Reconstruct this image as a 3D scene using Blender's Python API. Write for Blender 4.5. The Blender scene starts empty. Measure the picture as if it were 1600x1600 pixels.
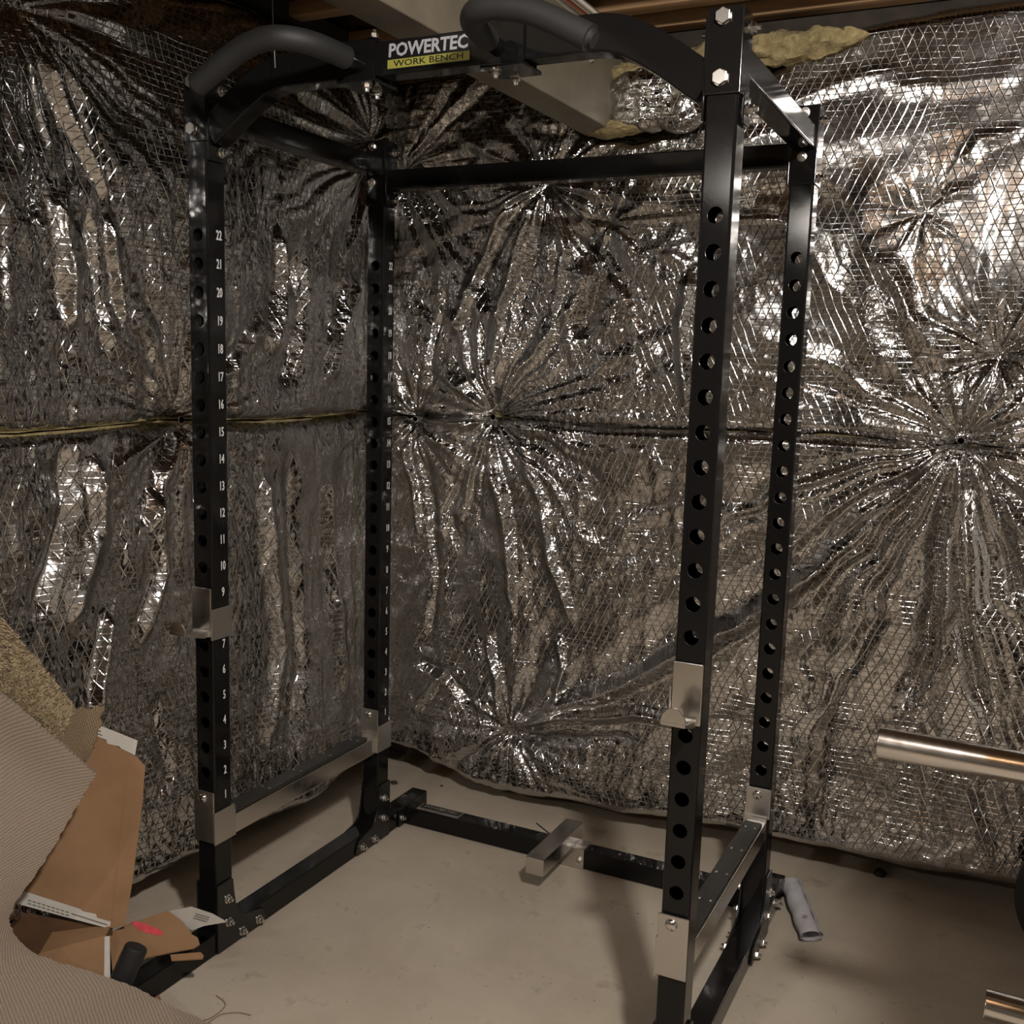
import bpy, bmesh, math, random
import numpy as np
from mathutils import Vector, Matrix, Euler

# ------------------------------------------------------------------ camera, world, lamps, exposure
S = bpy.context.scene
F_PX, PX, PY = 1633.11, 784.21, 819.64
CAM = np.array((1.7038, -1.8547, 1.4682)); EUL = (1.4198, -0.0284, 0.4647)
cd = bpy.data.cameras.new('camera'); cam = bpy.data.objects.new('camera', cd); S.collection.objects.link(cam)
cam.location = CAM; cam.rotation_euler = EUL
cd.sensor_width = 36; cd.lens = F_PX / 1600 * 36; cd.clip_start = .02
cd.shift_x = (800 - PX) / 1600; cd.shift_y = (PY - 800) / 1600
S.camera = cam
RM = np.array(Euler(EUL).to_matrix())
def ray(u, v): return RM @ np.array(((u - PX) / F_PX, -(v - PY) / F_PX, -1.0))
def at(u, v, ax, val):                      # the point seen at (u, v) on a plane of the room
    i = 'xyz'.index(ax); d = ray(u, v); return CAM + d * ((val - CAM[i]) / d[i])
def pd(u, v, d): return CAM + ray(u, v) * d

w = bpy.data.worlds.new('world'); S.world = w; w.use_nodes = True
w.node_tree.nodes['Background'].inputs[0].default_value = (.5, .42, .34, 1)
w.node_tree.nodes['Background'].inputs[1].default_value = .02
LAMPS = [((1.95, -1.42, 2.36), 150, .065), ((.55, -3.3, 2.36), 40, .065)]
S.view_settings.view_transform = 'Standard'; S.view_settings.look = 'None'
S.view_settings.gamma = 1; S.view_settings.use_curve_mapping = False
S.view_settings.exposure = 0.27
S.cycles.use_denoising = True
S.cycles.max_bounces = 8; S.cycles.glossy_bounces = 5; S.cycles.diffuse_bounces = 3
S.cycles.sample_clamp_indirect = 4.0
S.cycles.caustics_reflective = True

random.seed(4); rng = np.random.default_rng(7)
PI = math.pi

# ------------------------------------------------------------------ materials
class NT:
    def __init__(s, name):
        s.m = bpy.data.materials.new(name); s.m.use_nodes = True; s.t = s.m.node_tree
        s.b = s.t.nodes['Principled BSDF']
    def n(s, kind, **k):
        x = s.t.nodes.new(kind)
        for a, v in k.items():
            if a.startswith('i_'): x.inputs[a[2:].replace('_', ' ')].default_value = v
            else: setattr(x, a, v)
        return x
    def l(s, a, b): s.t.links.new(a, b)
    def math(s, op, a, b=None, c=None):
        x = s.n('ShaderNodeMath', operation=op)
        for i, v in enumerate((a, b, c)):
            if v is None: continue
            if isinstance(v, (int, float)): x.inputs[i].default_value = v
            else: s.l(v, x.inputs[i])
        return x.outputs[0]
    def noise(s, scale, detail=3, rough=.5, vec=None, dim='3D'):
        x = s.n('ShaderNodeTexNoise'); x.inputs['Scale'].default_value = scale
        x.inputs['Detail'].default_value = detail; x.inputs['Roughness'].default_value = rough
        if vec is not None: s.l(vec, x.inputs['Vector'])
        return x.outputs['Fac']
    def ramp(s, fac, stops):
        x = s.n('ShaderNodeValToRGB'); s.l(fac, x.inputs[0]); e = x.color_ramp.elements
        while len(e) < len(stops): e.new(.5)
        for k, (p, c) in zip(e, stops): k.position = p; k.color = (*c, 1) if len(c) == 3 else c
        return x.outputs[0]
    def bump(s, h, strength=.3, dist=.002, prev=None):
        x = s.n('ShaderNodeBump'); x.inputs['Strength'].default_value = strength; x.inputs['Distance'].default_value = dist
        s.l(h, x.inputs['Height'])
        if prev is not None: s.l(prev, x.inputs['Normal'])
        return x.outputs['Normal']
    def mapping(s, scale, src='Object', rot=(0, 0, 0)):
        tc = s.n('ShaderNodeTexCoord'); m = s.n('ShaderNodeMapping')
        m.inputs['Scale'].default_value = scale; m.inputs['Rotation'].default_value = rot
        s.l(tc.outputs[src], m.inputs['Vector']); return m.outputs[0]
    def set(s, color=None, rough=None, metal=None, **k):
        b = s.b.inputs
        if color is not None: b['Base Color'].default_value = (*color, 1)
        if rough is not None: b['Roughness'].default_value = rough
        if metal is not None: b['Metallic'].default_value = metal
        for a, v in k.items(): b[a.replace('_', ' ')].default_value = v
        return s

M = {}
def simple(name, color, rough=.5, metal=0, var=0, nscale=30, bump=0, bscale=200, **k):
    t = NT(name).set(color, rough, metal, **k)
    if var:
        c = np.array(color)
        v = t.mapping((1, 1, 1))
        t.l(t.ramp(t.noise(nscale, 5, .6, v), [(.3, tuple(c * (1 - var))), (.7, tuple(np.minimum(c * (1 + var), 1)))]), t.b.inputs['Base Color'])
    if bump:
        t.l(t.bump(t.noise(bscale, 3, .6, t.mapping((1, 1, 1))), bump, .001), t.b.inputs['Normal'])
    M[name] = t.m; return t

# black gloss paint: faint orange peel and smears in the gloss
t = simple('black_paint', (.0065, .006, .006), .2, Specular_IOR_Level=.26)
v = t.mapping((1, 1, 1)); t.l(t.math('MULTIPLY_ADD', t.noise(18, 5, .65, v), .07, .045), t.b.inputs['Roughness'])
t.l(t.bump(t.noise(160, 2, .5, v), .03, .0006), t.b.inputs['Normal'])
t = simple('black_plate', (.008, .0075, .007), .32); t.l(t.bump(t.noise(220, 2, .5, t.mapping((1, 1, 1))), .1, .0006), t.b.inputs['Normal'])
t = simple('chrome', (.62, .60, .57), .12, 1)
v = t.mapping((1, 1, 1)); t.l(t.math('MULTIPLY_ADD', t.noise(25, 5, .6, v), .25, .06), t.b.inputs['Roughness'])
t = simple('satin_steel', (.55, .53, .50), .34, 1)
v = t.mapping((1, 1, 1)); t.l(t.math('MULTIPLY_ADD', t.noise(30, 5, .6, v), .2, .24), t.b.inputs['Roughness'])
simple('zinc', (.72, .70, .66), .22, 1)
simple('foam_grip', (.012, .0115, .011), .62, bump=.25, bscale=700)
simple('rubber_pad', (.02, .018, .015), .5, var=.3, bump=.2, bscale=300)
simple('white_print', (.62, .62, .62), .6); simple('silver_print', (.31, .31, .33), .5)
simple('yellow_print', (.25, .235, .04), .55); simple('black_print', (.004, .004, .004), .5)
simple('label_black', (.004, .004, .004), .35)
simple('plate_silver', (.45, .42, .36), .35, .8)
simple('concrete_wall', (.20, .165, .12), .9, var=.2, nscale=6, bump=.4, bscale=60)
simple('room_wall', (.16, .14, .115), .9, var=.12, nscale=2)
simple('bounce_wall', (.55, .52, .48), .85, var=.06, nscale=2)  # unseen right wall, made pale to bounce light onto the left foil
simple('subfloor', (.16, .085, .042), .85, var=.3, nscale=18)
simple('duct_metal', (.215, .185, .135), .5, .35, var=.14, nscale=9, bump=.05, bscale=40)
simple('bulb_glass', (.9, .85, .7), .3)
simple('porcelain', (.8, .78, .74), .3)
simple('cable_white', (.62, .58, .50), .5); simple('cable_orange', (.45, .10, .03), .5)
simple('paper', (.78, .75, .77), .8, var=.06, nscale=40, bump=.4, bscale=45)
simple('paper_print', (.16, .14, .13), .8)
simple('pink_paint', (.62, .07, .09), .6, var=.2, nscale=60)
simple('vinyl', (.02, .019, .018), .45); simple('iron', (.02, .02, .021), .45, .2, bump=.3, bscale=250)
simple('debris', (.035, .028, .02), .9); simple('dark_sill', (.03, .022, .015), .9, var=.4, nscale=20)
simple('web', (.35, .33, .30), .8)
simple('white_strip', (.52, .49, .44), .75, var=.05, nscale=50)
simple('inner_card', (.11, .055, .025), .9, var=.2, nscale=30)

# wood with grain along x
t = NT('joist_wood').set((.3, .17, .08), .75)
v = t.mapping((1.2, 22, 22)); g = t.noise(4, 6, .65, v)
t.l(t.ramp(g, [(.25, (.22, .12, .055)), (.6, (.36, .215, .105)), (.8, (.44, .28, .15))]), t.b.inputs['Base Color'])
t.l(t.bump(g, .3, .002), t.b.inputs['Normal']); M['joist_wood'] = t.m
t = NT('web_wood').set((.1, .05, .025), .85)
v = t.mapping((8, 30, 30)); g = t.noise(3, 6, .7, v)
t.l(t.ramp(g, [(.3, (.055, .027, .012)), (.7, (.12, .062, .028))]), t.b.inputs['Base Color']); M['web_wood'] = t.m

# concrete floor
t = NT('floor_concrete').set((.4, .34, .27), .62)
v = t.mapping((1, 1, 1))
c1 = t.ramp(t.noise(2.2, 7, .62, v), [(.3, (.40, .335, .258)), (.52, (.485, .415, .328)), (.72, (.56, .485, .392))])
sp = t.math('LESS_THAN', t.noise(70, 3, .6, v), .30)
mx = t.n('ShaderNodeMix', data_type='RGBA'); mx.inputs['B'].default_value = (.12, .09, .06, 1)
t.l(t.math('MULTIPLY', sp, .8), mx.inputs['Factor']); t.l(c1, mx.inputs['A'])
st = t.ramp(t.noise(9, 6, .7, v), [(.58, (0, 0, 0)), (.74, (1, 1, 1))])
m2 = t.n('ShaderNodeMix', data_type='RGBA'); m2.inputs['B'].default_value = (.27, .215, .15, 1)
t.l(t.math('MULTIPLY', st, .75), m2.inputs['Factor']); t.l(mx.outputs['Result'], m2.inputs['A'])
vo = t.n('ShaderNodeTexVoronoi', feature='DISTANCE_TO_EDGE'); vo.inputs['Scale'].default_value = 1.3
wv = t.n('ShaderNodeVectorMath', operation='ADD'); t.l(v, wv.inputs[0])
nz = t.n('ShaderNodeTexNoise'); nz.inputs['Scale'].default_value = 4; nz.inputs['Detail'].default_value = 6; t.l(v, nz.inputs['Vector'])
sc = t.n('ShaderNodeVectorMath', operation='SCALE'); sc.inputs['Scale'].default_value = .35; t.l(nz.outputs['Color'], sc.inputs[0]); t.l(sc.outputs[0], wv.inputs[1])
t.l(wv.outputs[0], vo.inputs['Vector'])
t.l(m2.outputs['Result'], t.b.inputs['Base Color'])
t.l(t.math('MULTIPLY_ADD', t.noise(5, 5, .6, v), .3, .4), t.b.inputs['Roughness'])
t.l(t.bump(t.noise(30, 6, .6, v), .25, .003), t.b.inputs['Normal']); M['floor_concrete'] = t.m

# foil facing with reinforcing scrim (uv in metres)
t = NT('foil').set((.70, .675, .645), .2, 1)
uv = t.n('ShaderNodeUVMap', uv_map='UVMap'); sx = t.n('ShaderNodeSeparateXYZ')
# slight warp of the scrim
wn = t.n('ShaderNodeTexNoise'); wn.inputs['Scale'].default_value = 5; wn.inputs['Detail'].default_value = 2; t.l(uv.outputs[0], wn.inputs['Vector'])
wsc = t.n('ShaderNodeVectorMath', operation='SCALE'); wsc.inputs['Scale'].default_value = .03; t.l(wn.outputs['Color'], wsc.inputs[0])
wad = t.n('ShaderNodeVectorMath', operation='ADD'); t.l(uv.outputs[0], wad.inputs[0]); t.l(wsc.outputs[0], wad.inputs[1])
t.l(wad.outputs[0], sx.inputs[0]); U, V = sx.outputs[0], sx.outputs[1]
def lines(e, width):
    f = t.math('ABSOLUTE', t.math('SUBTRACT', t.math('FRACT', e), .5))
    return t.math('MAXIMUM', t.math('SUBTRACT', 1.0, t.math('DIVIDE', f, width)), 0)
l1 = lines(t.math('MULTIPLY', V, 64), .085)
l2 = lines(t.math('MULTIPLY_ADD', U, 39, t.math('MULTIPLY', V, 18)), .07)
l3 = lines(t.math('MULTIPLY_ADD', U, 39, t.math('MULTIPLY', V, -18)), .07)
scrim = t.math('MAXIMUM', t.math('MULTIPLY', l1, .6), t.math('MAXIMUM', l2, l3))
cell = t.n('ShaderNodeTexVoronoi', feature='F1'); cell.inputs['Scale'].default_value = 62; t.l(wad.outputs[0], cell.inputs['Vector'])
nf = t.noise(38, 4, .6, wad.outputs[0]); nm = t.noise(14, 3, .55, wad.outputs[0])
att = t.n('ShaderNodeAttribute', attribute_name='crumple').outputs['Fac']
fine = t.math('MULTIPLY_ADD', cell.outputs['Distance'], .35, t.math('MULTIPLY', nf, .5))
b1 = t.bump(t.math('MULTIPLY', nm, att), .6, .012)
b2 = t.bump(t.math('MULTIPLY', fine, t.math('ADD', att, .04)), .75, .0055, b1)
sm = t.math('MULTIPLY', scrim, t.math('MULTIPLY_ADD', t.noise(3.3, 2, .5, uv.outputs[0]), 1.5, -.05))
b3 = t.bump(sm, .8, .0010, b2)
t.l(b3, t.b.inputs['Normal'])
t.l(t.ramp(t.noise(3.0, 4, .6, uv.outputs[0]), [(.3, (.465, .458, .45)), (.7, (.595, .588, .58))]), t.b.inputs['Base Color'])
t.l(t.math('MULTIPLY_ADD', t.noise(6, 3, .5, uv.outputs[0]), .12, .07), t.b.inputs['Roughness'])
M['foil'] = t.m

# yellow fibreglass
t = NT('fibreglass').set((.42, .31, .11), 1); v = t.mapping((1, 1, 1))
g = t.noise(40, 6, .7, v)
t.l(t.ramp(g, [(.3, (.19, .14, .065)), (.55, (.35, .275, .13)), (.75, (.47, .39, .22))]), t.b.inputs['Base Color'])
t.l(t.bump(g, .8, .012), t.b.inputs['Normal']); M['fibreglass'] = t.m

# cardboard
t = NT('cardboard').set((.3, .17, .085), .85); v = t.mapping((1, 1, 1))
t.l(t.ramp(t.noise(9, 5, .6, v), [(.3, (.235, .130, .062)), (.7, (.30, .172, .088))]), t.b.inputs['Base Color'])
t.l(t.bump(t.noise(60, 3, .5, v), .15, .001), t.b.inputs['Normal']); M['cardboard'] = t.m
# carpet backing: ribbed weave in uv metres
def weave(name, fu, fv, ca, cb, rot=.5):
    t = NT(name).set(ca, .95)
    uv0 = t.n('ShaderNodeUVMap', uv_map='UVMap'); s_ = t.n('ShaderNodeSeparateXYZ'); uv = t.n('ShaderNodeMapping'); uv.inputs['Rotation'].default_value = (0, 0, rot); t.l(uv0.outputs[0], uv.inputs['Vector'])
    wn = t.n('ShaderNodeTexNoise'); wn.inputs['Scale'].default_value = 14; t.l(uv.outputs[0], wn.inputs['Vector'])
    sc = t.n('ShaderNodeVectorMath', operation='SCALE'); sc.inputs['Scale'].default_value = .006; t.l(wn.outputs['Color'], sc.inputs[0])
    ad = t.n('ShaderNodeVectorMath', operation='ADD'); t.l(uv.outputs[0], ad.inputs[0]); t.l(sc.outputs[0], ad.inputs[1]); t.l(ad.outputs[0], s_.inputs[0])
    a = t.math('ABSOLUTE', t.math('SINE', t.math('MULTIPLY', s_.outputs[0], fu)))
    b = t.math('ABSOLUTE', t.math('SINE', t.math('MULTIPLY', s_.outputs[1], fv)))
    h = t.math('ADD', a, t.math('MULTIPLY', b, .4))
    nn = t.noise(330, 3, .6, uv.outputs[0])
    k = t.math('MULTIPLY_ADD', nn, .9, t.math('MULTIPLY', h, .35))
    t.l(t.ramp(k, [(.35, tuple(np.array(cb) * .7)), (.62, cb), (.95, ca)]), t.b.inputs['Base Color'])
    t.l(t.bump(t.math('ADD', h, nn), .6, .0022), t.b.inputs['Normal']); M[name] = t.m
weave('carpet_ribbed', 640, 1100, (.34, .272, .212), (.25, .194, .148), .42)
weave('carpet_scrap', 700, 420, (.27, .195, .12), (.17, .12, .07))
simple('carpet_pile', (.50, .40, .255), 1, var=.35, nscale=90, bump=.8, bscale=220)

# ------------------------------------------------------------------ builders
col = S.collection
def link(o, parent=None):
    col.objects.link(o)
    if parent is not None:
        o.parent = parent
        if parent.type == 'EMPTY': o.matrix_parent_inverse = Matrix.Translation(-parent.location)
    return o
def thing(name, label, cat, loc=(0, 0, 0), group=None, kind=None):
    o = bpy.data.objects.new(name, None); o.empty_display_size = .05; o.location = loc; col.objects.link(o)
    return tag(o, label, cat, group, kind)
def tag(o, label=None, cat=None, group=None, kind=None):
    for k, v in (('label', label), ('category', cat), ('group', group), ('kind', kind)):
        if v: o[k] = v
    return o
class B:
    def __init__(s): s.bm = bmesh.new()
    def box(s, lo, hi, bev=0, seg=2):
        lo, hi = Vector(lo), Vector(hi)
        r = bmesh.ops.create_cube(s.bm, size=1, matrix=Matrix.Translation((lo + hi) / 2) @ Matrix.Diagonal((*(hi - lo), 1)))
        if bev:
            es = {e for v in r['verts'] for e in v.link_edges}
            bmesh.ops.bevel(s.bm, geom=list(es), offset=bev, segments=seg, profile=.5, affect='EDGES')
        return s
    def cyl(s, p0, p1, r0, r1=None, seg=20, bev=0):
        p0, p1 = Vector(p0), Vector(p1); d = p1 - p0; r1 = r0 if r1 is None else r1
        m = Matrix.Translation((p0 + p1) / 2) @ d.to_track_quat('Z', 'Y').to_matrix().to_4x4()
        r = bmesh.ops.create_cone(s.bm, cap_ends=True, segments=seg, radius1=r0, radius2=r1, depth=d.length, matrix=m)
        if bev:
            es = {e for v in r['verts'] for e in v.link_edges if len([f for f in e.link_faces if len(f.verts) > 4]) == 1}
            bmesh.ops.bevel(s.bm, geom=list(es), offset=bev, segments=2, profile=.5, affect='EDGES')
        return s
    def sweep(s, path, prof, up=(0, 1, 0), caps=True, closed=True):
        path = [Vector(p) for p in path]; up = Vector(up); rings = []
        for i, p in enumerate(path):
            tg = (path[min(i + 1, len(path) - 1)] - path[max(i - 1, 0)]).normalized()
            a = up - tg * up.dot(tg); a.normalize(); b = tg.cross(a)
            k = 1.0
            rings.append([s.bm.verts.new(p + a * x + b * y * k) for x, y in prof])
        n = len(prof)
        for r0, r1 in zip(rings, rings[1:]):
            for j in range(n if closed else n - 1): s.bm.faces.new((r0[j], r0[(j + 1) % n], r1[(j + 1) % n], r1[j]))
        if caps: s.bm.faces.new(rings[0][::-1]); s.bm.faces.new(rings[-1])
        return s
    def tube(s, path, r, seg=14, up=(0, 0, 1)):
        return s.sweep(path, [(math.cos(2 * PI * i / seg) * r, math.sin(2 * PI * i / seg) * r) for i in range(seg)], up)
    def extrude(s, pts, frame, depth, bev=0):
        """polygon pts (2d) in frame (o, ex, ey), extruded by depth along ex x ey"""
        o, ex, ey = (Vector(k) for k in frame); n = ex.cross(ey).normalized()
        a = [s.bm.verts.new(o + ex * x + ey * y) for x, y in pts]; b = [s.bm.verts.new(v.co + n * depth) for v in a]
        m = len(a); fs = [s.bm.faces.new(a[::-1]), s.bm.faces.new(b)]
        for i in range(m): fs.append(s.bm.faces.new((a[i], a[(i + 1) % m], b[(i + 1) % m], b[i])))
        if bev:
            es = {e for f in fs[:2] for e in f.edges}
            bmesh.ops.bevel(s.bm, geom=list(es), offset=bev, segments=2, profile=.5, affect='EDGES')
        return s
    def mesh(s, name, mat, smooth=True):
        bmesh.ops.recalc_face_normals(s.bm, faces=s.bm.faces)
        me = bpy.data.meshes.new(name); s.bm.to_mesh(me); s.bm.free()
        me.materials.append(M[mat])
        if smooth:
            me.shade_smooth(); me.set_sharp_from_angle(angle=math.radians(38))
        return me
    def build(s, name, mat, parent=None, smooth=True):
        o = bpy.data.objects.new(name, s.mesh(name, mat, smooth))
        if smooth and len(o.data.polygons) < 20000:
            m = o.modifiers.new('wn', 'WEIGHTED_NORMAL'); m.keep_sharp = True; m.weight = 100
        return link(o, parent)
def inst(name, me, parent, loc, rot=None):
    o = bpy.data.objects.new(name, me); o.location = loc
    if rot is not None: o.rotation_euler = rot
    return link(o, parent)
def rounded(w, h, r, n=4):
    pts = []
    for cx, cy, a0 in ((w / 2 - r, h / 2 - r, 0), (-w / 2 + r, h / 2 - r, 90), (-w / 2 + r, -h / 2 + r, 180), (w / 2 - r, -h / 2 + r, 270)):
        for i in range(n + 1):
            a = math.radians(a0 + 90 * i / n); pts.append((cx + r * math.cos(a), cy + r * math.sin(a)))
    return pts
def bez(ctrl, n=8):                        # catmull-rom through the points
    P = [Vector(c) for c in ctrl]; P = [2 * P[0] - P[1]] + P + [2 * P[-1] - P[-2]]; out = []
    for i in range(1, len(P) - 2):
        for k in range(n):
            t_ = k / n; a, b, c, d = P[i - 1:i + 3]
            out.append(.5 * ((2 * b) + (c - a) * t_ + (2 * a - 5 * b + 4 * c - d) * t_ ** 2 + (3 * b - a - 3 * c + d) * t_ ** 3))
    return out + [P[-2]]
FACE = {'-y': (PI / 2, 0, 0), '+x': (0, PI / 2, 0), '-x': (0, -PI / 2, 0), '+y': (-PI / 2, 0, 0), '-z': (PI, 0, 0), '+z': (0, 0, 0)}
# bolts pointing along +z
hexbolt = B().cyl((0, 0, 0), (0, 0, .0015), .0135, seg=20).cyl((0, 0, .0015), (0, 0, .0100), .0140, seg=6, bev=.0010).mesh('bolt', 'zinc', False)
capnut = B().cyl((0, 0, 0), (0, 0, .002), .0115, seg=18).cyl((0, 0, .002), (0, 0, .010), .0092, seg=6, bev=.001).cyl((0, 0, .010), (0, 0, .0175), .0055, .0045, seg=10, bev=.001).mesh('nut', 'zinc', False)
_b = B(); bmesh.ops.create_uvsphere(_b.bm, u_segments=20, v_segments=10, radius=.0125, matrix=Matrix.Diagonal((1, 1, .55, 1))); domebolt = _b.mesh('rivet', 'chrome')
_b = B(); bmesh.ops.create_uvsphere(_b.bm, u_segments=10, v_segments=6, radius=.004, matrix=Matrix.Diagonal((1, 1, .4, 1))); screw = _b.mesh('screw', 'zinc')
def bolt(parent, loc, face, me=None): return inst('bolt' if me in (None, hexbolt) else me.name.split('.')[0], me or hexbolt, parent, loc, FACE[face])
_txt = {}
def text_mesh(body, size, mat, offset=0., shear=0., sx=1., depth=.0004, space=1.):
    key = (body, size, mat, offset, shear, sx)
    if key in _txt: return _txt[key]
    c = bpy.data.curves.new('txt', 'FONT'); c.body = body; c.size = size; c.offset = offset; c.shear = shear; c.extrude = depth
    c.align_x = 'CENTER'; c.align_y = 'CENTER'; c.resolution_u = 2; c.space_character = space
    o = bpy.data.objects.new('txt', c); col.objects.link(o)
    bpy.context.view_layer.update()
    me = bpy.data.meshes.new_from_object(o.evaluated_get(bpy.context.evaluated_depsgraph_get()))
    bpy.data.objects.remove(o); bpy.data.curves.remove(c)
    me.transform(Matrix.Diagonal((sx, 1, 1, 1))); me.materials.clear(); me.materials.append(M[mat]); _txt[key] = me
    return me

# ------------------------------------------------------------------ room shell
X0, X1, Y0, Y1, ZC = -.42, 4.6, -5.2, 1.40, 2.69
B().box((X0 - .2, Y0 - .2, -.12), (X1 + .2, Y1 + .2, 0)).build('floor', 'floor_concrete')['kind'] = 'structure'
B().box((X0 - .2, Y0, 0), (X0, Y1, ZC)).build('wall_left', 'concrete_wall')['kind'] = 'structure'
B().box((X0 - .2, Y1, 0), (X1 + .2, Y1 + .2, ZC)).build('wall_back', 'concrete_wall')['kind'] = 'structure'
B().box((X1, Y0, 0), (X1 + .2, Y1, ZC)).build('wall_right', 'bounce_wall')['kind'] = 'structure'
B().box((X0 - .2, Y0 - .2, 0), (X1 + .2, Y0, ZC)).build('wall_front', 'room_wall')['kind'] = 'structure'
ceil = B().box((X0 - .2, Y0 - .2, ZC), (X1 + .2, Y1 + .2, ZC + .03)).build('ceiling', 'subfloor'); ceil['kind'] = 'structure'
def joist_mesh():
    b = B(); L0, L1 = X0 + .001, X1 - .001
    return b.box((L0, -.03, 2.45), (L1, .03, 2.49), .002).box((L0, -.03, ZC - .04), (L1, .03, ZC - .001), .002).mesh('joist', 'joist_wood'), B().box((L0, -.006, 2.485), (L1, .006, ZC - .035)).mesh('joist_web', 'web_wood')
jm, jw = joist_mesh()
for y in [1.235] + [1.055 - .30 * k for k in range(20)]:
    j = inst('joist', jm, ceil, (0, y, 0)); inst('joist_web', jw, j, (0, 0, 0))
# sill at the top of the back wall
B().box((X0, 1.27, 2.36), (X1, 1.40, 2.45), .003).build('trim_1', 'dark_sill')['kind'] = 'structure'
B().box((X0, Y0, 2.44), (-.31, Y1 - .14, 2.49), .003).build('trim_2', 'dark_sill')['kind'] = 'structure'

# ------------------------------------------------------------------ insulation blankets
def vnoise(x, y, seed):
    r = np.random.default_rng(seed); T = r.random((256, 256))
    xi = np.floor(x).astype(int); yi = np.floor(y).astype(int); fx = x - xi; fy = y - yi
    fx = fx * fx * fx * (fx * (6 * fx - 15) + 10); fy = fy * fy * fy * (fy * (6 * fy - 15) + 10)
    a, b = T[xi & 255, yi & 255], T[(xi + 1) & 255, yi & 255]; c, d = T[xi & 255, (yi + 1) & 255], T[(xi + 1) & 255, (yi + 1) & 255]
    return (a + (b - a) * fx) * (1 - fy) + (c + (d - c) * fx) * fy - .5
def ridged(x, y, seed): return .5 - 2 * np.abs(vnoise(x, y, seed))
def seg_dist(u, z, pts):
    best = np.full(u.shape, 9.); par = np.zeros(u.shape); tot = 0; L = [math.dist(a, b) for a, b in zip(pts, pts[1:])]; T = sum(L)
    for (a, b), l in zip(zip(pts, pts[1:]), L):
        dx, dy = b[0] - a[0], b[1] - a[1]; t_ = np.clip(((u - a[0]) * dx + (z - a[1]) * dy) / (l * l), 0, 1)
        d = np.hypot(u - a[0] - t_ * dx, z - a[1] - t_ * dy); m = d < best
        best = np.where(m, d, best); par = np.where(m, (tot + t_ * l) / T, par); tot += l
    return best, par
def foil_height(u, z, seed, pins, strokes, aniso, rough, crum):
    h = np.zeros(u.shape)
    wu = u + .03 * vnoise(u * 5, z * 5, seed + 50); wz = z + .03 * vnoise(u * 5, z * 5, seed + 51)
    h += (.25 + .75 * np.clip(crum(u, z) * 1.6, 0, 1)) * (.030 * vnoise(u * 2.3, z * 2.1, seed) + .011 * vnoise(wu * 6, wz * 5, seed + 1))
    k = rough(u, z)
    h += k * (.0075 * ridged(wu * 11 * aniso[0], wz * 11 * aniso[1], seed + 2) + .0042 * ridged(wu * 25 * aniso[0], wz * 25 * aniso[1], seed + 3)
              + .0022 * ridged(wu * 55, wz * 55, seed + 4))
    for i, (pu, pz, R, nf, amp, dep) in enumerate(pins):
        du, dz = u - pu, z - pz; r = np.hypot(du, dz) + 1e-5; th = np.arctan2(dz, du) + .12 * vnoise(u * 9, z * 9, seed + 70 + i)
        env = np.minimum(r / .06, 1) * np.exp(-r / R)
        if R > .6: env = env * (.22 + .78 / (1 + np.exp((dz + .02) * 30)))
        q = np.random.default_rng(seed * 31 + i)
        T1 = q.random(64)
        tt = (th + PI) / (2 * PI) * nf; ti = np.floor(tt).astype(int); tf = tt - ti
        n0 = T1[ti % nf] ; n1 = T1[(ti + 1) % nf]
        f = (n0 + (n1 - n0) * tf) - .5
        tt2 = tt * 2.37 + 3; ti = np.floor(tt2).astype(int); tf = tt2 - ti
        f = f + .5 * ((T1[(ti * 7) % 61] + (T1[((ti + 1) * 7) % 61] - T1[(ti * 7) % 61]) * tf) - .5)
        h += amp * env * f - dep * np.exp(-(r / .055) ** 1.2)
    for pts, wd, amp in strokes:
        d, p = seg_dist(u + .012 * vnoise(u * 14, z * 14, seed + 90), z + .012 * vnoise(u * 14, z * 14, seed + 91), pts)
        h += amp * np.maximum(0, 1 - d / wd) ** 1.3 * np.clip(np.minimum(p, 1 - p) * 8, .12, 1)
    return h
RES = .0052
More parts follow.
